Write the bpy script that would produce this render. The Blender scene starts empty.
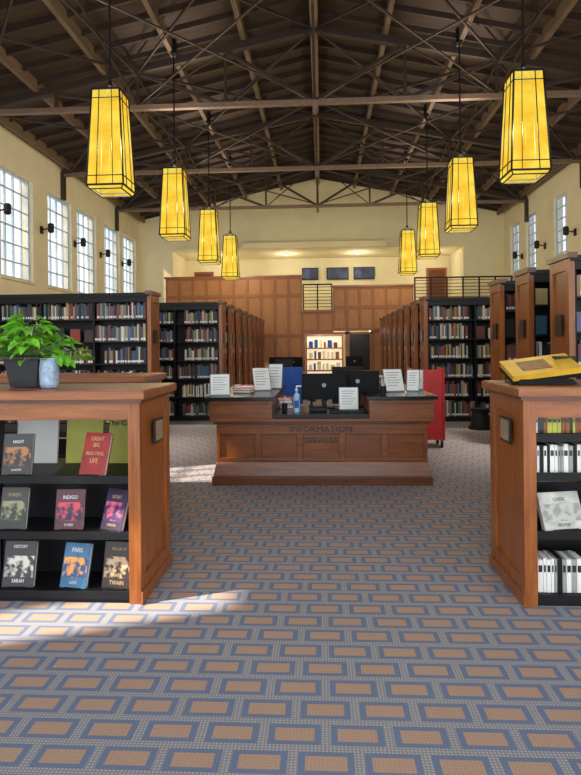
import bpy, math, random
from mathutils import Vector, Matrix
random.seed(7)
S=bpy.context.scene
try:
    S.view_settings.view_transform='Standard'
except Exception: pass

# ---------------------------------------------------------------- materials
def lin(c):
    return tuple(((v/255)/12.92 if v/255<=0.04045 else ((v/255+0.055)/1.055)**2.4) for v in c)+(1,)
def newmat(name):
    m=bpy.data.materials.new(name); m.use_nodes=True
    nt=m.node_tree; b=nt.nodes['Principled BSDF']; return m,nt,b
def mat(name,c,rough=.6,metal=0,var=.12,scale=8,emit=None,es=0,spec=.5,c2=None):
    m,nt,b=newmat(name)
    c=lin(c); d=lin(c2) if c2 else c
    n=nt.nodes.new('ShaderNodeTexNoise'); n.inputs['Scale'].default_value=scale
    tc=nt.nodes.new('ShaderNodeTexCoord'); nt.links.new(tc.outputs['Object'],n.inputs['Vector'])
    r=nt.nodes.new('ShaderNodeValToRGB')
    r.color_ramp.elements[0].color=tuple(v*(1-var) for v in c[:3])+(1,)
    r.color_ramp.elements[1].color=tuple(min(1,v*(1+var)) for v in d[:3])+(1,)
    r.color_ramp.elements[0].position=.3 if not c2 else .42; r.color_ramp.elements[1].position=.7 if not c2 else .56
    nt.links.new(n.outputs['Fac'],r.inputs['Fac']); nt.links.new(r.outputs['Color'],b.inputs['Base Color'])
    b.inputs['Roughness'].default_value=rough; b.inputs['Metallic'].default_value=metal
    b.inputs['Specular IOR Level'].default_value=spec
    if emit: 
        b.inputs['Emission Color'].default_value=lin(emit); b.inputs['Emission Strength'].default_value=es
    return m
def wood(name,a,bc,rough=.32,sc=(14,14,1.3)):
    m,nt,b=newmat(name)
    tc=nt.nodes.new('ShaderNodeTexCoord'); mp=nt.nodes.new('ShaderNodeMapping'); mp.inputs['Scale'].default_value=sc
    nt.links.new(tc.outputs['Object'],mp.inputs['Vector'])
    n=nt.nodes.new('ShaderNodeTexNoise'); n.inputs['Scale'].default_value=2.2; n.inputs['Detail'].default_value=6; n.inputs['Roughness'].default_value=.65
    nt.links.new(mp.outputs['Vector'],n.inputs['Vector'])
    r=nt.nodes.new('ShaderNodeValToRGB'); r.color_ramp.elements[0].position=.32; r.color_ramp.elements[1].position=.7
    r.color_ramp.elements[0].color=lin(a); r.color_ramp.elements[1].color=lin(bc)
    nt.links.new(n.outputs['Fac'],r.inputs['Fac']); nt.links.new(r.outputs['Color'],b.inputs['Base Color'])
    b.inputs['Roughness'].default_value=rough
    return m
W_OAK=wood('oak_wood',(120,64,26),(166,98,46))
W_OAKH=wood('oak_wood_horizontal',(120,66,28),(164,98,48),sc=(1.3,14,14))
W_DESK=wood('desk_cherry_wood',(96,50,20),(136,76,34),sc=(1.3,14,14))
W_DK=wood('dark_oak_wood',(76,40,18),(114,64,30),sc=(1.3,14,14))
W_PAN=wood('wall_panel_wood',(158,102,60),(184,126,78),rough=.5)
W_PANF=wood('wall_panel_frame_wood',(136,82,42),(164,104,58),rough=.5)
ROOFM=wood('roof_deck_wood',(46,34,29),(76,57,47),rough=.75,sc=(.6,12,1))
PURL=wood('purlin_wood',(92,74,62),(132,110,92),rough=.65,sc=(12,.7,12))
TRUS=mat('truss_steel_brown',(56,42,37),.55)
TRUSB=mat('tie_beam_brown',(120,97,84),.55)
CREAM=mat('cream_plaster',(234,222,184),.85,var=.04,scale=2)
CREAM2=mat('side_wall_plaster',(230,220,192),.85,var=.04,scale=2)
BLACK=mat('black_metal',(20,20,23),.5,spec=.3)
BLACKG=mat('black_granite',(18,18,21),.22,var=.4,scale=60,spec=.35)
WHITE=mat('white_paper',(226,226,222),.7,var=.03)
FRAME=mat('window_frame_paint',(186,196,210),.5)
GREYM=mat('grey_metal',(120,122,126),.4,.6)
RED=mat('red_paint',(200,26,26),.4)
BLUEF=mat('blue_fabric',(40,80,160),.8)
POTM=mat('dark_pot_ceramic',(38,40,46),.35)
VASEM=mat('pale_blue_glazed',(150,172,196),.3,var=.3,scale=30)
LEAFM=mat('leaf_green',(108,178,46),.45,var=.4,scale=14)
STEMM=mat('stem_green',(96,140,60),.6)
BRASS=mat('gilded_cover',(218,172,52),.35,.1)
SCREEN=mat('screen_black',(9,10,13),.5,spec=.15)
LETTER=mat('letter_bronze',(34,18,10),.5)
SIGNM=mat('sign_dark_plate',(44,40,40),.3)
PICT=mat('painting_canvas_blue',(62,74,110),.6,var=.6,scale=3)
GREENL=mat('yellow_green_paper',(186,186,84),.6)

def books_mat():
    m,nt,b=newmat('book_spines')
    g=nt.nodes.new('ShaderNodeNewGeometry'); r=nt.nodes.new('ShaderNodeValToRGB'); r.color_ramp.interpolation='CONSTANT'
    cols=[(34,40,62),(140,140,136),(70,30,30),(196,190,176),(32,34,36),(138,112,78),(46,84,104),(140,60,48),(208,206,200),(84,92,70),(60,50,46),(168,150,100),(86,102,134),(28,28,32),(60,74,96),(100,54,56)]
    e=r.color_ramp.elements
    e[0].position=0; e[0].color=lin(cols[0]); e[1].position=1/16; e[1].color=lin(cols[1])
    for i in range(2,16):
        x=e.new(i/16); x.color=lin(cols[i])
    nt.links.new(g.outputs['Random Per Island'],r.inputs['Fac']); nt.links.new(r.outputs['Color'],b.inputs['Base Color'])
    b.inputs['Roughness'].default_value=.5
    return m
BOOKS=books_mat()

def carpet():
    m,nt,b=newmat('patterned_carpet')
    L=nt.links
    def M(op,a,bb=None,c=None):
        n=nt.nodes.new('ShaderNodeMath'); n.operation=op
        for i,v in enumerate((a,bb,c)):
            if v is None: continue
            if isinstance(v,(int,float)): n.inputs[i].default_value=v
            else: L.new(v,n.inputs[i])
        return n.outputs[0]
    tc=nt.nodes.new('ShaderNodeTexCoord'); sp=nt.nodes.new('ShaderNodeSeparateXYZ'); L.new(tc.outputs['Object'],sp.inputs[0])
    cx,cy=.235,.15
    yr=M('DIVIDE',sp.outputs['Y'],cy); row=M('FLOOR',yr); fy=M('FRACT',yr)
    odd=M('SUBTRACT',row,M('MULTIPLY',M('FLOOR',M('DIVIDE',row,2.0)),2.0))
    xr=M('ADD',M('DIVIDE',sp.outputs['X'],cx),M('MULTIPLY',odd,.5)); fx=M('FRACT',xr)
    ax=M('MULTIPLY',M('ABSOLUTE',M('SUBTRACT',fx,.5)),cx); ay=M('MULTIPLY',M('ABSOLUTE',M('SUBTRACT',fy,.5)),cy)
    rect=M('MULTIPLY',M('LESS_THAN',ax,.074),M('LESS_THAN',ay,.036))
    blue=M('MULTIPLY',M('LESS_THAN',ax,.099),M('LESS_THAN',ay,.058))
    # stitched dots
    def dots(o,s): 
        return M('LESS_THAN',M('FRACT',M('MULTIPLY',o,s)),.5)
    dd=M('MULTIPLY',dots(sp.outputs['X'],72),dots(sp.outputs['Y'],72))
    def mix(f,a,c):
        n=nt.nodes.new('ShaderNodeMix'); n.data_type='RGBA'
        L.new(f,n.inputs[0])
        for v,i in ((a,6),(c,7)):
            if isinstance(v,tuple): n.inputs[i].default_value=v
            else: L.new(v,n.inputs[i])
        return n.outputs[2]
    grid=mix(dd,lin((142,144,156)),lin((194,184,172)))
    tan=mix(dd,lin((190,156,134)),lin((174,144,128)))
    c1=mix(blue,grid,lin((112,126,156)))
    c2=mix(rect,c1,tan)
    nz=nt.nodes.new('ShaderNodeTexNoise'); nz.inputs['Scale'].default_value=160; L.new(tc.outputs['Object'],nz.inputs['Vector'])
    mm=nt.nodes.new('ShaderNodeMix'); mm.data_type='RGBA'; mm.blend_type='MULTIPLY'; mm.inputs[0].default_value=.5
    L.new(c2,mm.inputs[6]); 
    rr=nt.nodes.new('ShaderNodeValToRGB'); rr.color_ramp.elements[0].color=(.55,.55,.55,1); rr.color_ramp.elements[1].color=(1.0,1.0,1.0,1); rr.color_ramp.elements[0].position=.3; rr.color_ramp.elements[1].position=.65
    L.new(nz.outputs['Fac'],rr.inputs['Fac']); L.new(rr.outputs['Color'],mm.inputs[7])
    L.new(mm.outputs[2],b.inputs['Base Color']); b.inputs['Roughness'].default_value=.92
    bp=nt.nodes.new('ShaderNodeBump'); bp.inputs['Strength'].default_value=.3; bp.inputs['Distance'].default_value=.004
    L.new(nz.outputs['Fac'],bp.inputs['Height']); L.new(bp.outputs['Normal'],b.inputs['Normal'])
    return m
CARPET=carpet()
def shade_mat():
    m,nt,b=newmat('lantern_amber_mica')
    tc=nt.nodes.new('ShaderNodeTexCoord'); n=nt.nodes.new('ShaderNodeTexNoise'); n.inputs['Scale'].default_value=3.5; n.inputs['Detail'].default_value=5
    nt.links.new(tc.outputs['Object'],n.inputs['Vector'])
    r=nt.nodes.new('ShaderNodeValToRGB'); r.color_ramp.elements[0].position=.3; r.color_ramp.elements[1].position=.72
    r.color_ramp.elements[0].color=lin((240,178,20)); r.color_ramp.elements[1].color=lin((255,236,96))
    nt.links.new(n.outputs['Fac'],r.inputs['Fac'])
    nt.nodes.remove(b); out=nt.nodes['Material Output']
    em=nt.nodes.new('ShaderNodeEmission'); em.inputs['Strength'].default_value=1.1; nt.links.new(r.outputs['Color'],em.inputs['Color'])
    tr=nt.nodes.new('ShaderNodeBsdfTransparent'); tr.inputs['Color'].default_value=(1,.9,.66,1)
    mx=nt.nodes.new('ShaderNodeMixShader'); mx.inputs[0].default_value=.84
    nt.links.new(tr.outputs[0],mx.inputs[1]); nt.links.new(em.outputs[0],mx.inputs[2]); nt.links.new(mx.outputs[0],out.inputs['Surface'])
    return m
SHADE=shade_mat()
def glass_mat():
    m,nt,b=newmat('tinted_window_glass'); nt.nodes.remove(b); out=nt.nodes['Material Output']
    tc=nt.nodes.new('ShaderNodeTexCoord'); n=nt.nodes.new('ShaderNodeTexNoise'); n.inputs['Scale'].default_value=1.2
    nt.links.new(tc.outputs['Object'],n.inputs['Vector']); r=nt.nodes.new('ShaderNodeValToRGB')
    r.color_ramp.elements[0].position=.35; r.color_ramp.elements[1].position=.65
    r.color_ramp.elements[0].color=(.34,.36,.38,1); r.color_ramp.elements[1].color=(.5,.5,.48,1)
    nt.links.new(n.outputs['Fac'],r.inputs['Fac'])
    tr=nt.nodes.new('ShaderNodeBsdfTransparent'); nt.links.new(r.outputs['Color'],tr.inputs['Color']); nt.links.new(tr.outputs[0],out.inputs['Surface']); return m
GLASS=glass_mat()
EMW=mat('downlight_lens',(255,240,210),.5,emit=(255,236,196),es=6)
DISPL=mat('lit_display_paper',(240,232,200),.6,emit=(255,240,200),es=.8)

# ---------------------------------------------------------------- mesh builder
class MB:
    def __init__(s): s.v=[];s.f=[];s.m=[];s.mats=[]
    def mi(s,m):
        if m not in s.mats: s.mats.append(m)
        return s.mats.index(m)
    def add(s,vs,fs,m,T=None):
        o=len(s.v); k=s.mi(m)
        for p in vs: s.v.append(tuple(T@Vector(p)) if T is not None else tuple(p))
        for f in fs: s.f.append(tuple(i+o for i in f)); s.m.append(k)
    def box(s,x0,x1,y0,y1,z0,z1,m,T=None):
        if x0>x1:x0,x1=x1,x0
        if y0>y1:y0,y1=y1,y0
        if z0>z1:z0,z1=z1,z0
        s.add([(x0,y0,z0),(x1,y0,z0),(x1,y1,z0),(x0,y1,z0),(x0,y0,z1),(x1,y0,z1),(x1,y1,z1),(x0,y1,z1)],
          [(0,3,2,1),(4,5,6,7),(0,1,5,4),(1,2,6,5),(2,3,7,6),(3,0,4,7)],m,T)
    def frus(s,cx,cy,z0,z1,a0,b0,a1,b1,m,T=None):
        s.add([(cx-a0,cy-b0,z0),(cx+a0,cy-b0,z0),(cx+a0,cy+b0,z0),(cx-a0,cy+b0,z0),(cx-a1,cy-b1,z1),(cx+a1,cy-b1,z1),(cx+a1,cy+b1,z1),(cx-a1,cy+b1,z1)],
          [(0,3,2,1),(4,5,6,7),(0,1,5,4),(1,2,6,5),(2,3,7,6),(3,0,4,7)],m,T)
    def beam(s,p,q,w,h,m):
        p=Vector(p);q=Vector(q);d=q-p;L=d.length
        R=d.to_track_quat('Y','Z').to_matrix().to_4x4()
        s.box(-w/2,w/2,0,L,-h/2,h/2,m,Matrix.Translation(p)@R)
    def lathe(s,prof,m,c=(0,0,0),n=20,T=None):
        vs=[];fs=[]
        for r,z in prof:
            for i in range(n):
                a=2*math.pi*i/n; vs.append((c[0]+r*math.cos(a),c[1]+r*math.sin(a),c[2]+z))
        for j in range(len(prof)-1):
            for i in range(n):
                a=j*n+i;b=j*n+(i+1)%n; fs.append((a,b,b+n,a+n))
        fs.append(tuple(reversed(range(n)))); fs.append(tuple(range((len(prof)-1)*n,len(prof)*n)))
        s.add(vs,fs,m,T)
    def mesh(s,name):
        me=bpy.data.meshes.new(name); me.from_pydata(s.v,[],s.f)
        for m in s.mats: me.materials.append(m)
        me.polygons.foreach_set('material_index',s.m); me.update(); return me
    def obj(s,name,parent=None,loc=(0,0,0),rz=0,bevel=0):
        return place(s.mesh(name),name,parent,loc,rz,bevel)
def place(me,name,parent=None,loc=(0,0,0),rz=0,bevel=0):
    o=bpy.data.objects.new(name,me); S.collection.objects.link(o); o.location=loc; o.rotation_euler[2]=rz
    if parent: o.parent=parent
    if bevel:
        b=o.modifiers.new('bevel','BEVEL'); b.width=bevel; b.segments=2; b.limit_method='ANGLE'
    return o
def empty(name,loc=(0,0,0),rz=0):
    e=bpy.data.objects.new(name,None); S.collection.objects.link(e); e.location=loc; e.rotation_euler[2]=rz; e.empty_display_size=.2; return e
def adopt(o,e):
    bpy.context.view_layer.update(); o.parent=e; o.matrix_parent_inverse=e.matrix_world.inverted()
def text(name,body,size,m,parent,loc,rot=(math.pi/2,0,0),ext=.002,sx=1):
    c=bpy.data.curves.new(name,'FONT'); c.body=body; c.size=size; c.extrude=ext; c.align_x='CENTER'; c.align_y='CENTER'; c.resolution_u=2
    t=bpy.data.objects.new(name+'_tmp',c); S.collection.objects.link(t)
    bpy.context.view_layer.update()
    dg=bpy.context.evaluated_depsgraph_get()
    me=bpy.data.meshes.new_from_object(t.evaluated_get(dg)); bpy.data.objects.remove(t)
    me.materials.clear(); me.materials.append(m)
    o=bpy.data.objects.new(name,me); S.collection.objects.link(o); o.parent=parent; o.location=loc; o.rotation_euler=rot; o.scale=(sx,1,1); return o

# ---------------------------------------------------------------- room
XL,XR,XC=-7.65,7.45,-.1
YN,YB=-3.0,24.0
EAVE,APEX=6.95,8.55
def zr(x): return APEX-abs(x-XC)/7.55*(APEX-EAVE)
m=MB(); m.box(XL-.3,XR+.3,YN,27,-.1,0,CARPET); m.obj('floor')
def wall(name,x0,x1,ops,mt):
    m=MB(); y=YN
    for (a,b,z0,z1) in sorted(ops):
        m.box(x0,x1,y,a,0,EAVE+.05,mt); m.box(x0,x1,a,b,0,z0,mt); m.box(x0,x1,a,b,z1,EAVE+.05,mt); y=b
    m.box(x0,x1,y,YB+3,0,EAVE+.05,mt); return m.obj(name)
lo=[(.26,.80,2.6,6.3),(3.4,4.7,3.0,6.3)]+[(a,a+1.55,3.25,5.95) for a in (11.6,13.5,15.9,17.85,20.15,22.05)]  # first two openings are unseen, added and sized to let sun streaks in
ro=[(a,a+1.0,4.0,6.15) for a in (22.25,20.5,18.0,16.0,13.6,11.6)]
wall('wall_left',XL-.3,XL,lo,CREAM2); wall('wall_right',XR,XR+.3,ro,CREAM2)
wi=0
for side,ops,x0,nc in ((0,lo,XL,4),(1,ro,XR,3)):
    for (a,b,z0,z1) in ops:
        wi+=1; m=MB(); s=-1 if side==0 else 1
        xa,xb=x0+s*.10,x0+s*.15
        for t in ((a,a+.06),(b-.06,b)): m.box(xa,xb,t[0],t[1],z0,z1,FRAME)
        for t in ((z0,z0+.07),(z1-.07,z1)): m.box(xa,xb,a+.06,b-.06,t[0],t[1],FRAME)
        if a>.9:
            for i in range(1,nc): 
                yy=a+(b-a)*i/nc; m.box(xa,xb,yy-.018,yy+.018,z0+.07,z1-.07,FRAME)
            for i in range(1,6):
                zz=z0+(z1-z0)*i/6; m.box(xa+.005*s,xb-.005*s,a+.06,b-.06,zz-.016,zz+.016,FRAME)
            if a>6: m.add([(xb,a,z0),(xb,b,z0),(xb,b,z1),(xb,a,z1)],[(0,1,2,3)],GLASS)
        m.box(x0-s*.05,x0+s*.28,a-.06,b+.06,z0-.05,z0,CREAM2)
        m.obj('window_%d'%wi)
# back wall with mezzanine opening
m=MB(); OX0,OX1,OZ=-6.2,5.8,5.55
m.box(XL,OX0,YB,YB+.3,0,EAVE,CREAM); m.box(OX1,XR,YB,YB+.3,0,EAVE,CREAM); m.box(OX0,OX1,YB,YB+.3,OZ,EAVE,CREAM)
m.box(OX0,OX1,YB,YB+.3,0,2.75,CREAM)
vs=[(XL,YB,EAVE),(XR,YB,EAVE),(XC,YB,APEX),(XL,YB+.3,EAVE),(XR,YB+.3,EAVE),(XC,YB+.3,APEX)]
m.add(vs,[(0,1,2),(3,5,4),(0,3,4,1),(1,4,5,2),(2,5,3,0)],CREAM)
# recess
m.box(OX0,OX1,26.6,26.8,2.75,OZ,CREAM); m.box(OX0-.2,OX0,YB+.3,26.8,2.75,OZ,CREAM); m.box(OX1,OX1+.2,YB+.3,26.8,2.75,OZ,CREAM)
m.box(OX0,OX1,YB+.3,26.8,OZ,OZ+.15,CREAM)
m.obj('wall_back')
# projecting soffit box on back wall
m=MB(); m.box(-3.2,2.6,23.35,24.0,5.5,5.72,CREAM); m.box(-6.2,-3.2,23.7,24.0,5.5,5.62,CREAM); m.obj('trim_1')
# mezzanine floor
m=MB(); m.box(-5.7,XR,21.1,26.6,2.62,2.75,CREAM); m.obj('trim_2')
# roof
m=MB()
for sx in (-1,1):
    xe=XC+sx*8.1; ze=zr(xe)
    vs=[(XC,YN,APEX),(xe,YN,ze),(xe,YB+.3,ze),(XC,YB+.3,APEX)]
    up=[(a,b,c+.15) for a,b,c in vs]
    m.add(vs+up,[(0,1,2,3),(4,7,6,5),(0,4,5,1),(1,5,6,2),(2,6,7,3),(3,7,4,0)],ROOFM)
m.obj('ceiling')
# purlins + rafters
m=MB()
for sx in (-1,1):
    for d in (1.5,3.0,4.5,6.0,7.3):
        x=XC+sx*d; m.box(x-.05,x+.05,YN,YB,zr(x)-.24,zr(x)-.0,PURL)
m.box(XC-.08,XC+.08,YN,YB,APEX-.36,APEX-.03,TRUSB)
m.obj('roof_purlins')
m=MB(); y=YN+.3
while y<YB:
    for sx in (-1,1):
        x=XC+sx*7.5; m.beam((XC,y,APEX-.05),(x,y,zr(x)-.05),.05,.12,TRUS)
    y+=.62
m.obj('roof_rafters')
# trusses
for ty in (-1.2,3.3,7.8,12.3,16.8,21.3):
    m=MB(); e=.34; zb=6.66
    for sx in (-1,1):
        xe=XC+sx*7.5
        m.beam((XC,ty,APEX-e),(xe,ty,zr(xe)-e+.1),.14,.16,TRUS)
        pts=[1.9,3.8,5.6]
        for i,d in enumerate(pts):
            x=XC+sx*d; m.beam((x,ty,zb),(x,ty,zr(x)-e),.06,.07,TRUS)
        m.beam((XC,ty,zb),(XC+sx*1.9,ty,zr(XC+sx*1.9)-e),.07,.07,TRUS)
        m.beam((XC+sx*1.9,ty,zb),(XC+sx*3.8,ty,zr(XC+sx*3.8)-e),.06,.07,TRUS)
        m.beam((XC+sx*3.8,ty,zb),(XC+sx*5.6,ty,zr(XC+sx*5.6)-e),.06,.07,TRUS)
        m.beam((XC,ty,APEX-e),(XC+sx*1.9,ty,zb),.03,.03,TRUS)
        m.beam((XC+sx*1.9,ty,zr(XC+sx*1.9)-e),(XC+sx*3.8,ty,zb),.03,.03,TRUS)
        m.box(xe-.05,xe+.05,ty-.08,ty+.08,5.9,zr(xe)-.25,TRUS)
    m.box(XL+.02,XR-.02,ty-.06,ty+.06,zb-.06,zb+.04,TRUSB)
    m.beam((XC,ty,zb-.25),(XC,ty,APEX-.3),.09,.09,TRUSB)
    m.obj('roof_truss')
# x bracing between trusses
m=MB()
ys=(-1.2,3.3,7.8,12.3,16.8,21.3)
for a,b in zip(ys[:-1],ys[1:]):
    for sx in (-1,1):
        for d0,d1 in ((0,3.8),(3.8,7.3)):
            x0,x1=XC+sx*d0,XC+sx*d1
            m.beam((x0,a,zr(x0)-.33),(x1,b,zr(x1)-.33),.035,.05,TRUS)
            m.beam((x1,a,zr(x1)-.33),(x0,b,zr(x0)-.33),.035,.05,TRUS)
        x=XC+sx*3.8
        m.beam((x,a,6.7),(x,b,zr(x)-.4),.03,.04,TRUS); m.beam((x,b,6.7),(x,a,zr(x)-.4),.03,.04,TRUS)
        m.beam((XC,a,6.7),(XC+sx*3.8,b,6.7),.03,.03,TRUS); m.beam((XC+sx*3.8,a,6.7),(XC,b,6.7),.03,.03,TRUS)
    m.beam((XC,a,6.7),(XC,b,APEX-.4),.05,.06,TRUS); m.beam((XC,b,6.7),(XC,a,APEX-.4),.05,.06,TRUS)
m.obj('roof_cross_bracing')

# ---------------------------------------------------------------- mezzanine panelling
def panelling(name,x0,x1,y,z0,z1,nx,zs,depth=.12):
    m=MB(); m.box(x0,x1,y+.03,y+depth,z0,z1,W_PAN)
    w=(x1-x0)/nx
    for i in range(nx+1):
        xx=x0+i*w; a=max(x0,xx-.05); b=min(x1,xx+.05); m.box(a,b,y,y+.03,z0,z1,W_PANF)
    zz=[z0]+list(zs)+[z1]
    for i,z in enumerate(zz):
        a=z-.07 if i==len(zz)-1 else (z if i==0 else z-.06); b=z if i==len(zz)-1 else (z+.1 if i==0 else z+.06)
        for k in range(nx):
            m.box(x0+k*w+.05,x0+(k+1)*w-.05,y+.002,y+.03,a,b,W_PANF)
    m.box(x0-.04,x1+.04,y-.05,y+depth+.03,z1,z1+.07,W_OAKH)
    return m.obj(name)
panelling('wall_mezzanine_left',-5.7,-.7,21,0,4.02,10,[1.9,3.35])
panelling('wall_mezzanine_right',.42,3.3,21,2.05,3.62,6,[2.9])
panelling('wall_mezzanine_center',-.7,.42,21,2.0,2.75,2,[])
panelling('wall_mezzanine_lower',1.85,3.3,21,0,2.05,3,[])
m=MB(); m.box(3.34,XR,21,21.15,0,3.0,CREAM); m.obj('wall_mezzanine_side')
m=MB(); m.box(.85,1.0,21,21.3,0,2.05,W_OAK); m.box(1.75,1.85,21,21.3,0,2.05,W_OAK); m.box(-.7,-.6,21,21.3,0,2.0,W_OAK);m.box(-.6,1.85,21,21.3,1.93,2.0,W_OAKH); m.obj('trim_3')
for nm,x0,x1,z0 in (('balcony_railing',-.66,.38,2.82),('balcony_railing',3.36,XR-.1,3.0)):
    m=MB(); y=21.08
    n=max(2,int((x1-x0)/.5))
    for i in range(n+1):
        xx=x0+(x1-x0)*i/n; m.box(xx-.025,xx+.025,y-.02,y+.02,z0,z0+.9,BLACK)
    for k in range(7): m.box(x0,x1,y-.01,y+.01,z0+.1+k*.12,z0+.122+k*.12,BLACK)
    m.box(x0-.02,x1+.02,y-.03,y+.03,z0+.9,z0+.95,BLACK); m.obj(nm)
# paintings, doors on mezzanine rear wall
for x,w in ((-.5,.75),(.75,1.0),(1.95,.95)):
    m=MB(); m.box(x-w/2,x+w/2,26.5,26.58,4.55,5.1,BLACK); m.box(x-w/2+.04,x+w/2-.04,26.48,26.5,4.59,5.06,PICT); m.obj('framed_painting')
for i,x in enumerate((-5.4,5.2)):
    m=MB(); m.box(x-.45,x+.45,26.5,26.58,2.75,5.0,W_OAK); m.box(x-.36,x+.36,26.48,26.5,2.8,4.9,W_DK); m.obj('door_%d'%(i+1))
# display behind opening
e=empty('lit_display_cabinet',(.1,23.2,0)); m=MB()
m.box(-.75,-.7,0,.4,0,2.0,W_OAK); m.box(.7,.75,0,.4,0,2.0,W_OAK); m.box(-.7,.7,.36,.4,0,2.0,DISPL)
for z in (.0,.5,.95,1.4,1.92): m.box(-.7,.7,0,.36,z,z+.05,W_OAK)
for z in (.55,1.0,1.45):
    x=-.62
    while x<.55:
        w=random.uniform(.08,.2); m.box(x,x+w,.1,.16,z,z+random.uniform(.2,.34),random.choice([WHITE,CREAM,BLUEF,W_OAK,W_DK])); x+=w+.06
m.obj('cabinet_body',e)
m=MB(); m.box(.95,2.4,23.6,23.62,0,2.0,BLACK); 
m.obj('doorway_shade_sheet')  # black sheet stands in for the darkness inside the doorway
def downlight(x,y,z,pw,col=(1,.93,.8)):
    m=MB(); m.lathe([(.1,-.03),(.12,-.03),(.12,0)],BLACK,(0,0,0)); m.lathe([(.09,-.04),(.09,-.03)],EMW); m.obj('ceiling_downlight',None,(x,y,z))
    l=bpy.data.lights.new('downlight_bulb','POINT'); l.energy=pw; l.color=col; l.shadow_soft_size=.12
    o=bpy.data.objects.new('downlight_bulb',l); S.collection.objects.link(o); o.location=(x,y,z-.5)
for x in (-4.6,-1.5,1.6,4.6): downlight(x,25.2,OZ,26)
for x in (-4,-.1,1.4,5): downlight(x,22.3,2.62,30)

# ---------------------------------------------------------------- tall bookshelves
LR=4.6; H=2.4; D=.5
def frame_mesh():
    m=MB()
    for z in (.08,.46,.83,1.2,1.57,1.94): m.box(.04,LR-.04,.01,D-.01,z,z+.02,BLACK)
    m.box(.04,LR-.04,.03,D-.03,0,.08,BLACK)
    m.box(.04,LR-.04,D/2-.01,D/2+.01,.1,2.28,BLACK)
    for i in range(6):
        x=.05+i*(LR-.1)/5
        m.box(x-.015,x+.015,.02,D-.02,.1,2.28,BLACK)
    m.box(.0,LR,-.02,D+.02,2.33,2.39,BLACK); m.box(0.04,LR-.04,0,.02,2.24,2.33,BLACK); m.box(0.04,LR-.04,D-.02,D,2.24,2.33,BLACK)
    return m.mesh('shelf_frame')
def end_mesh():
    m=MB()
    for s,x0 in ((1,0),(-1,LR)):
        a,b=(x0,x0+s*.04)
        m.box(a,b,0,D,0,2.36,W_OAK)
        o=x0-s*.022
        m.box(o,a,0,.08,0,2.36,W_OAK); m.box(o,a,D-.08,D,0,2.36,W_OAK)
        for z0,z1 in ((0,.18),(1.35,1.45),(2.24,2.36)): m.box(o+.001*s,a,.08,D-.08,z0,z1,W_OAK)
        m.box(x0-s*.045,x0+s*.06,-.03,D+.03,2.36,2.42,W_DK)
        m.box(x0-s*.035,x0-s*.02,.17,D-.17,1.55,1.78,SIGNM)
    return m.mesh('end_panels')
def book_mesh(seed):
    r=random.Random(seed); m=MB()
    for side in (0,1):
        for si,z in enumerate((.10,.48,.85,1.22,1.59,1.96)):
            for bay in range(5):
                x=.08+bay*(LR-.1)/5; xe=x+(LR-.1)/5-.06
                if si>=4 and r.random()<.3:   # face-out display
                    while x+.17<xe:
                        w=r.uniform(.13,.17); h=r.uniform(.19,.25)
                        y0=.07 if side==0 else D-.1
                        m.box(x,x+w,y0,y0+.03,z,z+h,BOOKS); x+=w+r.uniform(.03,.12)
                    continue
                fill=r.uniform(.75,1.0); xe=x+(xe-x)*fill; hb=r.uniform(.22,.27)
                while x<xe:
                    w=r.uniform(.016,.045); h=min(.31,max(.16,hb+r.uniform(-.035,.045))); dd=r.uniform(.13,.18)
                    if side==0: y0,y1=.03+(.18-dd)*.4,.23
                    else: y0,y1=D-.23,D-.03-(.18-dd)*.4
                    m.box(x,x+w-.002,y0,y1,z,z+h,BOOKS)
                    if r.random()<.7:
                        yy=(y0-.001,y0-.0005) if side==0 else (y1+.0005,y1+.001)
                        m.add([(x+.003,yy[0],z+.02),(x+w-.005,yy[0],z+.02),(x+w-.005,yy[0],z+.055),(x+.003,yy[0],z+.055)],[(0,1,2,3)],WHITE)
                    x+=w
    return m.mesh('books')
FM,EM=frame_mesh(),end_mesh(); BMs=[book_mesh(i) for i in range(4)]
def rng(x,y,flip,k):
    e=empty('library_bookshelf',(x,y+(D if flip else 0),0),math.pi if flip else 0)
    place(FM,'metal_shelves',e); place(EM,'wood_end_panels',e); place(BMs[k%4],'shelf_books',e)
rng(-2.83,9.42,True,0)
for i in range(8): rng(-2.02,11.55+i*1.15,True,i+1)
for i in range(8): rng(2.0,11.3+i*1.15,False,i+2)
for i in range(3): rng(2.6,6.2+i*1.17,False,i+3)

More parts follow.
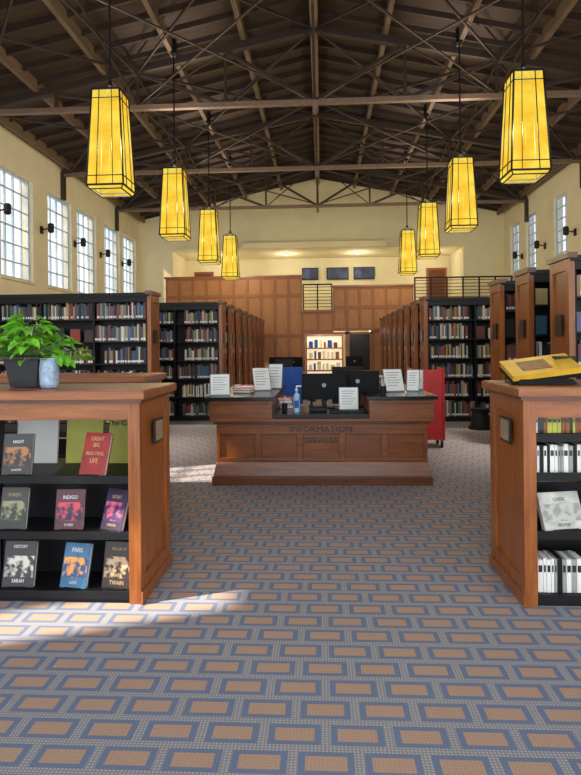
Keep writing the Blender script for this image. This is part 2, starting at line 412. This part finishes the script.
# ---------------------------------------------------------------- lanterns
HL=1.38
def lantern_mesh():
    m=MB(); h=HL; a0,a1=.262,.196
    def hw(z): return a0+(a1-a0)*z/h
    for k in range(4):
        T=Matrix.Rotation(k*math.pi/2,4,'Z')
        m.add([(-hw(.0),-hw(.0),0),(hw(0),-hw(0),0),(hw(h),-hw(h),h),(-hw(h),-hw(h),h)],[(0,1,2,3)],SHADE,T)
        m.add([(-hw(.0),-hw(.0),0),(hw(0),-hw(0),0),(.23,-.23,-.05),(-.23,-.23,-.05)],[(0,3,2,1)],SHADE,T)
    sh=m
    f=MB()
    for k in range(4):
        T=Matrix.Rotation(k*math.pi/2,4,'Z')
        def P(x,z,off=.006): 
            w=hw(z)+off; return T@Vector((x*hw(z),-w,z))
        for x in (-1,-.45,.45): f.beam(P(x,0),P(x,h),.02 if x==-1 else .010,.02 if x==-1 else .010,BLACK)
        for z in (0,.13,h-.13,h): f.beam(P(-1,z),P(1,z),.016,.026 if z in(0,h) else .010,BLACK)
        f.beam(T@Vector((-a0,-a0,0)),T@Vector((-.23,-.23,-.05)),.014,.014,BLACK)
        f.beam(T@Vector((-.23,-.23,-.05)),T@Vector((.23,-.23,-.05)),.014,.014,BLACK)
        f.beam(T@Vector((-a1,-a1,h)),T@Vector((0,0,h+.12)),.014,.014,BLACK)
    f.lathe([(.03,h+.08),(.045,h+.12),(.02,h+.2)],BLACK)
    return sh.mesh('lantern_shade'),f.mesh('lantern_frame')
LS,LF=lantern_mesh()
for sx in (-1,1):
    for i in range(4):
        x=-.09+sx*2.95; y=8.3+3.7*i; z=3.79+.02*i+(.05 if sx>0 else 0)
        e=empty('pendant_lantern',(x,y,z)); place(LS,'shade',e); place(LF,'frame',e)
        m=MB(); m.lathe([(.016,HL+.15),(.016,zr(x)-z-.02)],BLACK,n=8); m.lathe([(.07,zr(x)-z-.3),(.07,zr(x)-z-.02)],BLACK,n=12); m.obj('suspension_rod',e)
        l=bpy.data.lights.new('lantern_bulb','POINT'); l.energy=680; l.color=(1,.93,.78); l.shadow_soft_size=.15
        o=bpy.data.objects.new('lantern_bulb',l); S.collection.objects.link(o); o.parent=e; o.location=(0,0,.62)
# wall spot fixtures
for x,ysl,s in ((XL,(13.3,15.5,17.65,19.75,21.95),1),(XR,(21.9,19.7,17.4,15.2),-1)):
    for y in ysl:
        m=MB(); m.box(0,s*.04,-.06,.06,-.1,.1,BLACK); m.beam((0,0,0),(s*.25,0,.05),.03,.03,BLACK)
        m.lathe([(.05,-.13),(.08,-.1),(.08,.1),(.05,.13)],BLACK,(s*.28,0,.05),n=14); m.obj('wall_spotlight',None,(x,y,4.75))

# ---------------------------------------------------------------- reference desk
e=empty('reference_desk',(-.02,6.12,0)); m=MB()
hw=1.15
m.box(-hw,hw,0,.12,0,.1,W_DK)                      # plinth
m.box(-hw-.01,hw+.01,-.02,0.0,0,.09,W_DK)
# flared base
m.add([(-hw,-.0,.09),(hw,0,.09),(hw-.03,.05,.24),(-hw+.03,.05,.24),(-hw,.12,.09),(hw,.12,.09),(hw-.03,.12,.24),(-hw+.03,.12,.24)],
  [(0,1,2,3),(1,5,6,2),(4,0,3,7),(3,2,6,7),(5,4,7,6)],W_DESK)
F=.06
m.box(-hw+.03,hw-.03,F+.02,.13,.24,.70,W_DESK)
n=5; w=(2*hw-.06)/n
for i in range(n+1):
    xx=-hw+.03+i*w; m.box(max(-hw+.03,xx-.035),min(hw-.03,xx+.035),F-.01,F+.02,.24,.64,W_DESK)
m.box(-hw+.03,hw-.03,F-.012,F+.02,.53,.64,W_DESK); m.box(-hw+.03,hw-.03,F-.012,F+.02,.24,.28,W_DESK)
m.box(-hw,hw,F-.03,.13,.64,.67,W_DK); m.box(-hw-.03,hw+.03,F-.07,.13,.67,.70,W_DESK)
# side wings (U plan)
for s in (-1,1):
    x0,x1=(s*(hw-.03),s*(hw-.62))
    m.box(x0,x1,.13,1.9,.0,.70,W_DESK)
    m.box(s*(hw+.03),s*(hw-.64),F-.07,1.95,.70,.90,W_DESK)
    m.box(s*(hw+.035),s*(hw-.6),F-.078,F-.07,.855,.89,W_DK)
    m.box(s*(hw+.07),s*(hw-.66),F-.1,1.98,.90,.935,BLACKG)
m.box(-hw+.64,hw-.64,F-.06,.85,.70,.75,BLACKG)
m.obj('desk_body',e,bevel=.006)
text('lettering_upper','INFORMATION',.09,LETTER,e,(0,F-.016,.585),sx=1.1,ext=.004)
text('lettering_lower','SERVICES',.09,LETTER,e,(0,F+.014,.46),sx=.95,ext=.004)

def monitor(x,y,z,w,h,rz,name='computer_monitor',lift=.12):
    e=empty(name,(x,y,z),rz); m=MB()
    m.box(-w/2,w/2,-.02,.02,lift,lift+h,SCREEN); m.box(-w/2,w/2,.02,.05,lift+.04,lift+h-.04,BLACK)
    m.box(-.03,.03,.03,.06,.01,lift+.1,BLACK); m.box(-.12,.12,-.06,.12,0,.015,BLACK); m.obj('monitor_body',e,bevel=.004)
    m=MB(); m.lathe([(.025,0),(.025,.002)],GREYM,(0,0,0),T=Matrix.Translation((0,-.021,lift+h*.55))@Matrix.Rotation(math.pi/2,4,'X')); m.obj('badge',e)
monitor(.02,6.72,.752,.52,.30,.0,lift=.10); monitor(.42,6.9,.752,.5,.27,-.1,lift=.15)
def signholder(x,y,z,w,h,rz=0,tilt=-.2,mt=WHITE,name='paper_sign_stand'):
    e=empty(name,(x,y,z),rz); m=MB(); T=Matrix.Translation((0,0,.012))@Matrix.Rotation(tilt,4,'X')
    m.box(-w/2,w/2,0,.006,0,h,mt,T); m.box(-w/2-.008,w/2+.008,.006,.012,-.004,h+.008,GREYM,T)
    for k in range(6): m.box(-w*.38,w*(.38-.1*(k%3)),-.0015,0,h*(.85-.12*k)-.003,h*(.85-.12*k)+.003,GREYM,T)
    m.box(-w/2,w/2,-.02,.1,0,.012,GREYM); m.obj('sign_panel',e)
signholder(-1.12,6.3,.937,.2,.22,.15); signholder(-.72,7.0,.937,.2,.28,.35,-.4); signholder(-.60,7.3,.937,.17,.3,-.2)
signholder(.29,6.45,.752,.2,.24); signholder(.84,6.7,.937,.22,.26,.3,-.4); signholder(1.04,6.75,.937,.13,.24,-.25,-.3); signholder(1.13,6.98,.937,.12,.22,-.2)
e=empty('sanitizer_bottle',(-.28,6.3,.752)); m=MB()
m.lathe([(.034,0),(.036,.02),(.036,.17),(.03,.19),(.012,.21),(.012,.235)],mat('clear_blue_plastic',(150,190,215),.2)); m.lathe([(.016,.235),(.016,.25),(.006,.252),(.006,.28)],WHITE); m.box(-.005,.05,-.006,.006,.275,.29,WHITE); m.box(-.025,.025,-.0375,-.034,.05,.13,BLUEF); m.obj('bottle_body',e)
e=empty('desk_phone',(-.05,6.35,.752)); m=MB(); m.box(-.1,.1,0,.18,0,.04,BLACK); m.box(-.1,-.05,0,.18,.04,.065,BLACK); m.obj('phone_body',e,bevel=.005)
e=empty('keyboard',(.25,6.3,.752)); m=MB(); m.box(-.18,.18,-.07,.07,0,.02,BLACK); m.obj('keyboard_body',e)
for cx_,cy_,cz_ in ((-.42,6.4,.752),(.66,6.35,.937)):
    e=empty('pencil_cup',(cx_,cy_,cz_)); m=MB(); m.lathe([(.03,0),(.035,.09)],BLACK)
    for k in range(5): m.beam((random.uniform(-.01,.01),random.uniform(-.01,.01),.02),(random.uniform(-.04,.04),random.uniform(-.03,.03),.17),.007,.007,random.choice([RED,GREENL,BLUEF,WHITE]))
    m.obj('cup_body',e)
def stack(x,y,z,n,seed,w=.22):
    r=random.Random(seed); e=empty('book_stack',(x,y,z)); m=MB(); zz=0
    for k in range(n):
        t=r.uniform(.02,.04); T=Matrix.Rotation(r.uniform(-.3,.3),4,'Z'); c=r.choice([RED,BLUEF,W_DK,SIGNM,GREENL])
        m.box(-w/2,w/2,-.08,.08,zz,zz+.004,c,T); m.box(-w/2+.004,w/2-.004,-.076,.076,zz+.004,zz+t-.004,WHITE,T); m.box(-w/2,w/2,-.08,.08,zz+t-.004,zz+t,c,T); zz+=t+.001
    m.obj('stacked_books',e)
stack(-.92,6.75,.937,3,4); stack(-.75,7.6,.937,5,6); stack(.9,7.6,.937,4,8); stack(-.43,6.75,.752,4,2,.15)
e=empty('paper_tray',(.62,6.97,.937)); 
m=MB()
for z in (0,.07,.14):
    m.box(0,.24,0,.3,z,z+.006,BLACK); m.box(0,.005,0,.3,z,z+.04,BLACK); m.box(.235,.24,0,.3,z,z+.04,BLACK); m.box(.01,.23,.01,.29,z+.006,z+.02,WHITE)
for x in (0,.235):
    for y in (0,.295): m.box(x,x+.005,y,y+.005,0,.18,BLACK)
m.obj('tray_body',e)

def office_chair(x,y,rz,mt):
    e=empty('office_chair',(x,y,0),rz); m=MB()
    for k in range(5):
        a=k*2*math.pi/5; m.beam((0,0,.1),(.28*math.cos(a),.28*math.sin(a),.07),.05,.04,BLACK); m.lathe([(.02,0),(.03,.02),(.02,.055)],BLACK,(.28*math.cos(a),.28*math.sin(a),0),n=10)
    m.lathe([(.03,.1),(.03,.44)],GREYM); m.box(-.24,.24,-.23,.23,.44,.52,mt); m.beam((0,.2,.46),(0,.27,.7),.06,.03,BLACK)
    m.box(-.23,.23,.22,.29,.6,1.16,mt)
    for s in (-1,1): m.box(s*.26,s*.3,-.12,.12,.66,.69,BLACK); m.box(s*.27,s*.29,-.02,.02,.46,.66,BLACK)
    m.obj('chair_body',e,bevel=.02)
office_chair(-.42,8.5,.4,BLUEF); office_chair(.3,8.5,-.3,BLACK)

# red book cart
e=empty('red_book_cart',(1.5,8.35,0)); m=MB()
for x in (-.24,.21): m.box(x,x+.03,0,.42,.12,1.14,RED)
for z in (.2,.55,.9): m.box(-.21,.21,0,.42,z,z+.02,RED); m.box(-.21,.21,.2,.22,z+.02,z+.2,RED)
m.box(-.21,.21,.0,.02,.12,1.12,RED)
for x in (-.2,.2):
    for y in (.05,.37): m.lathe([(.05,-.015),(.05,.015)],BLACK,n=14,T=Matrix.Translation((x,y,.05))@Matrix.Rotation(math.pi/2,4,'Y')); m.box(x-.02,x+.02,y-.02,y+.02,.06,.13,GREYM)
m.obj('cart_body',e,bevel=.008)
# kick stool
e=empty('kick_step_stool',(2.75,10.3,0)); m=MB(); m.lathe([(.2,.0),(.2,.05),(.17,.06),(.14,.3),(.16,.31),(.16,.36)],BLACK); m.obj('stool_body',e)

# ---------------------------------------------------------------- low front display cases
def low_case(name,x,y,flip,L,HC=1.22,DC=.64,shelves=(.04,.38,.70),railh=.12):
    e=empty(name,(x,y+(DC if flip else 0),0),math.pi if flip else 0); m=MB()
    for x0,s in ((0,1),(L,-1)):
        m.box(x0,x0+s*.05,.0,DC,0,HC-.05,W_OAK)
        o=x0-s*.02
        m.box(o,x0,0,.09,0,HC-.05,W_OAK); m.box(o,x0,DC-.09,DC,0,HC-.05,W_OAK)
        m.box(o+.001*s,x0,.09,DC-.09,0,.14,W_OAK); m.box(o+.001*s,x0,.09,DC-.09,HC-.17,HC-.05,W_OAK)
        m.box(o-s*.012,o,.0-.012,DC+.012,0,.07,W_OAK)
    m.box(.05,L-.05,.0,.04,HC-.05-railh,HC-.05,W_OAKH); m.box(.05,L-.05,DC-.04,DC,HC-.05-railh,HC-.05,W_OAKH)
    m.box(-.06,L+.06,-.05,DC+.05,HC-.05,HC-.005,W_OAKH); m.box(-.04,L+.04,-.03,DC+.03,HC-.07,HC-.05,W_DK)
    m.box(-.05,L+.05,-.04,DC+.04,HC-.005,HC,W_OAKH)
    for z in shelves: m.box(.05,L-.05,.01,DC-.01,z,z+.02,BLACK); m.box(.05,L-.05,.0,.012,z-.015,z+.03,BLACK); m.box(.05,L-.05,DC-.012,DC,z-.015,z+.03,BLACK)
    m.box(.05,L-.05,.02,DC-.02,0,.04,BLACK)
    k=0
    while .05+k*.92<L: 
        xx=.06+k*.92; m.box(xx-.012,xx+.012,DC/2-.03,DC/2+.03,.05,HC-.1,BLACK); k+=1
    m.box(.05,L-.05,DC/2-.005,DC/2+.005,.06,.36,BLACK); m.box(.05,L-.05,DC/2-.005,DC/2+.005,.40,.62,BLACK)
    # small label holder on the aisle end
    sx=-.022
    m.box(sx-.012,sx,.2,.38,.87,1.02,SIGNM); m.box(sx-.014,sx-.012,.215,.365,.885,1.005,mat('label_paper',(150,130,110),.5))
    m.obj('case_body',e,bevel=.004); return e
LC=low_case('display_bookcase',-1.06,3.25,True,2.2)
RC=low_case('display_bookcase',1.13,3.28,False,2.2,shelves=(.04,.39,.715,.93))
low_case('display_bookcase',-1.6,5.0,True,2.2)
def cover(name,x,y,z,w,h,rgb,lines,tcol=WHITE,rz=0,tilt=-.22,art=None,art2=None):
    e=empty(name,(x,y,z),rz); c=mat('cover_%d_%d_%d'%rgb,rgb,.35,var=.3,scale=12)
    T=Matrix.Rotation(tilt,4,'X'); m=MB()
    m.box(-w/2,w/2,0,.004,0,h,c,T); m.box(-w/2+.004,w/2-.004,.004,.026,.004,h-.004,WHITE,T); m.box(-w/2,w/2,.026,.03,0,h,c,T); m.box(-w/2-.001,-w/2+.003,0,.03,0,h,c,T)
    if art: 
        a=mat('art_%d_%d_%d'%art,art,.4,var=.2,scale=22,c2=art2 or (220,200,170)); m.box(-w*.46,w*.46,-.0008,0,h*.22,h*.68,a,T)
    # easel
    m.beam(T@Vector((0,.03,h*.6)),(0,.11,.0),.006,.006,BLACK); m.box(-w*.3,w*.3,-.02,.0,.0,.004,BLACK)
    m.obj('book_volume',e)
    for zf,s,t in lines:
        p=T@Vector((0,-.001,h*zf)); text('title',t,s,tcol,e,p,(math.pi/2+tilt,0,0),ext=.0006,sx=.8)
    return e
YF=3.31
GOLD=mat('title_gold',(190,160,110),.5)
cover('book_face_out',-1.80,YF,.722,.17,.24,(40,34,36),[(.8,.026,'NIGHT'),(.12,.018,'A NOVEL')],art=(40,30,30),art2=(150,100,60),rz=.1)
cover('book_face_out',-1.35,YF,.722,.165,.25,(150,30,26),[(.85,.035,'GREAT'),(.7,.035,'BIG'),(.5,.03,'BEAUTIFUL'),(.33,.04,'LIFE')],rz=-.2,tilt=-.35,tcol=GOLD)
cover('book_face_out',-1.83,YF,.402,.16,.24,(46,46,40),[(.82,.028,'FOREST')],art=(50,56,44),art2=(130,130,100),tcol=GOLD)
cover('book_face_out',-1.49,YF,.402,.165,.23,(84,20,38),[(.8,.03,'INDIGO'),(.12,.018,'STORIES')],art=(24,30,70),art2=(190,60,70),rz=.05)
cover('book_face_out',-1.24,YF,.402,.15,.235,(52,30,70),[(.8,.026,'SECRET'),(.12,.02,'GARDEN')],art=(60,30,90),art2=(200,90,120),rz=-.35,tilt=-.35,tcol=GOLD)
cover('book_face_out',-1.80,YF,.062,.19,.26,(46,42,44),[(.88,.026,'HISTORY'),(.14,.03,'SARAH')],art=(60,58,60),art2=(190,184,176))
cover('book_face_out',-1.47,YF,.062,.165,.25,(50,110,150),[(.84,.036,'PARIS'),(.12,.024,'LOVE')],art=(40,90,140),art2=(240,150,60),rz=-.15,tilt=-.3)
cover('book_face_out',-1.21,YF,.062,.18,.26,(42,28,24),[(.84,.022,'THE LIFE OF'),(.28,.03,'MARK'),(.12,.034,'TWAIN')],art=(50,36,30),art2=(180,150,120),rz=-.12,tcol=GOLD)
# leaning magazines in the upper bay
m=MB()
for x0,x1,c in ((-1.99,-1.72,WHITE),(-1.66,-1.42,GREENL),(-1.38,-1.14,GREENL)):
    T=Matrix.Translation((0,3.66,.722))@Matrix.Rotation(-.12,4,'X'); m.box(x0,x1,0,.02,0,.3,c,T)
o=m.obj('leaning_magazines'); adopt(o,LC)
o=text('magazine_title','The Chase',.05,BLACK,None,(-1.26,3.618,.985),(math.pi/2-.12,0,0)); adopt(o,LC)
m=MB(); r=random.Random(3)
for z,h0 in ((.40,.2),(.06,.22)):
    x=-2.9
    while x<-1.16: 
        w=r.uniform(.02,.045)
        if r.random()<.8: m.box(x,x+w-.002,3.6,3.78,z,z+h0+r.uniform(-.03,.05),BOOKS)
        x+=w
adopt(m.obj('shelf_books'),LC)
# right case contents
def dvds(name,z,h,x0,x1,y,pal,seed):
    r=random.Random(seed); m=MB(); x=x0
    while x<x1:
        w=r.uniform(.014,.03); mt=r.choice(pal); m.box(x,x+w-.0025,y,y+.14,z,z+h*r.uniform(.95,1.03),mt)
        if mt is not BLACK: m.box(x+.003,x+w-.006,y-.001,y,z+h*.6,z+h*.8,SIGNM)
        x+=w
    o=m.obj(name); adopt(o,RC); return o
GB=mat('case_grey',(150,152,150),.4)
dvds('audiobook_cases',.736,.155,1.2,3.2,3.33,[WHITE,WHITE,GB,BLACK,GB],1)
dvds('audiobook_cases',.062,.19,1.2,3.2,3.33,[WHITE,WHITE,WHITE,GB,BLACK],2)
dvds('paperback_books',.952,.1,1.2,3.2,3.37,[GREENL,W_OAK,WHITE,GREENL,SIGNM],5)
cover('book_face_out',1.36,YF+.03,.412,.25,.21,(186,188,182),[(.8,.026,'CLASSIC'),(.12,.024,'MYSTERY')],tcol=SIGNM,rz=.2,tilt=-.4,art=(200,200,194),art2=(130,130,128))
dvds('audiobook_cases',.412,.17,1.6,3.2,3.37,[WHITE,GB,BLACK,BLUEF],9)

# lectern book display on right case
e=empty('book_display_stand',(1.30,3.55,1.224)); m=MB()
m.frus(0,0,0,.03,.17,.13,.15,.11,BLACK); m.box(-.13,.13,-.08,.08,.03,.05,BLACK)
T=Matrix.Translation((0,0,.08))@Matrix.Rotation(-.12,4,'Y')@Matrix.Rotation(.35,4,'X')
m.box(-.2,.2,-.12,.12,-.02,0,BLACK,T); m.box(-.195,.195,-.115,.115,0,.03,BRASS,T); m.box(-.185,.19,-.11,.118,.004,.026,WHITE,T); m.box(-.2,.2,-.12,.12,.03,.036,BRASS,T)
m.box(.1,.22,.02,.12,.03,.16,BLACK)
m.box(-.12,.05,-.07,.07,.036,.0375,mat('cover_brown',(120,70,30),.4,var=.5,scale=20),T)
m.obj('stand_and_book',e,bevel=.003)

# plant + vase on left case
e=empty('potted_arrowhead_plant',(-1.86,3.6,1.224)); m=MB()
m.frus(0,0,0,.17,.085,.085,.11,.11,POTM); m.frus(0,0,.17,.19,.12,.12,.12,.12,POTM); m.frus(0,0,.19,.195,.1,.1,.1,.1,mat('soil',(50,38,30),.9))
m.obj('pot',e,bevel=.004)
m=MB(); r=random.Random(11)
for i in range(170):
    a=r.uniform(0,2*math.pi); rad=r.uniform(.04,.35); zz=.24+r.uniform(0,.22)*(1-rad/.45)+ (0.02 if rad<.15 else -.02)-max(0,rad-.2)*.5
    base=Vector((r.uniform(-.06,.06),r.uniform(-.06,.06),.19)); tip=Vector((rad*math.cos(a),rad*math.sin(a)*.8,zz))
    m.beam(base,tip,.003,.003,STEMM)
    L=r.uniform(.06,.1); yaw=a+r.uniform(-.6,.6); pit=r.uniform(-.2,.7)
    T=Matrix.Translation(tip)@Matrix.Rotation(yaw,4,'Z')@Matrix.Rotation(pit,4,'Y')@Matrix.Rotation(r.uniform(-.5,.5),4,'X')
    w=L*.42; f=L*.12
    vs=[(0,0,0),(L*.5,0,-.004),(L,0,-L*.12),(-L*.28,w*.75,f),(L*.1,w,f),(L*.55,w*.62,f*.6),(-L*.28,-w*.75,f),(L*.1,-w,f),(L*.55,-w*.62,f*.6)]
    m.add(vs,[(0,1,4),(0,4,3),(1,5,4),(1,2,5),(0,7,1),(0,6,7),(1,7,8),(1,8,2)],LEAFM,T)
m.obj('foliage',e)
e=empty('ceramic_vase',(-1.66,3.45,1.224)); m=MB(); m.lathe([(.045,0),(.055,.02),(.058,.12),(.052,.165),(.056,.18),(.05,.18),(.045,.15),(.04,.02)],VASEM,n=28); m.obj('vase_body',e)

# far tables with monitors
e=empty('reading_table',(-1.1,16.5,0)); 
m=MB(); m.box(-.6,.6,-.4,.4,.7,.75,W_OAKH)
for x in (-.55,.55):
    for y in (-.35,.35): m.box(x-.03,x+.03,y-.03,y+.03,0,.7,W_OAK)
m.obj('table_body',e)
monitor(-1.25,16.4,.752,.5,.32,.2); monitor(-.8,16.5,.752,.5,.32,-.1)
office_chair(-1.0,15.5,math.pi,BLACK)
e=empty('reading_table',(1.05,17.2,0)); m=MB(); m.box(-.55,.55,-.4,.4,.7,.75,W_OAKH)
for x in (-.5,.5):
    for y in (-.35,.35): m.box(x-.03,x+.03,y-.03,y+.03,0,.7,W_OAK)
m.obj('table_body',e); monitor(.95,17.1,.752,.5,.32,0)

# ---------------------------------------------------------------- light
w=bpy.data.worlds.new('World'); S.world=w; w.use_nodes=True
bg=w.node_tree.nodes['Background']; bg.inputs[0].default_value=(.86,.93,1,1); bg.inputs[1].default_value=3.0
l=bpy.data.lights.new('sun','SUN'); l.energy=12; l.angle=.015; l.color=(1,.9,.76)
o=bpy.data.objects.new('sun',l); S.collection.objects.link(o); o.rotation_euler=Vector((1,.40,-.85)).to_track_quat('-Z','Y').to_euler(); o.location=(-12,0,12)

# ---------------------------------------------------------------- camera
c=bpy.data.cameras.new('camera'); o=bpy.data.objects.new('camera',c); S.collection.objects.link(o)
o.location=(0,0,1.45)
o.rotation_euler=(Matrix.Rotation(math.radians(3.1),3,'Z')@Matrix.Rotation(math.pi/2,3,'X')@Matrix.Rotation(math.radians(-.6),3,'Z')).to_euler()
c.sensor_fit='VERTICAL'; c.sensor_height=36; c.lens=36*580/775; c.shift_y=-39.5/775; c.clip_start=.05; c.clip_end=200
S.camera=o
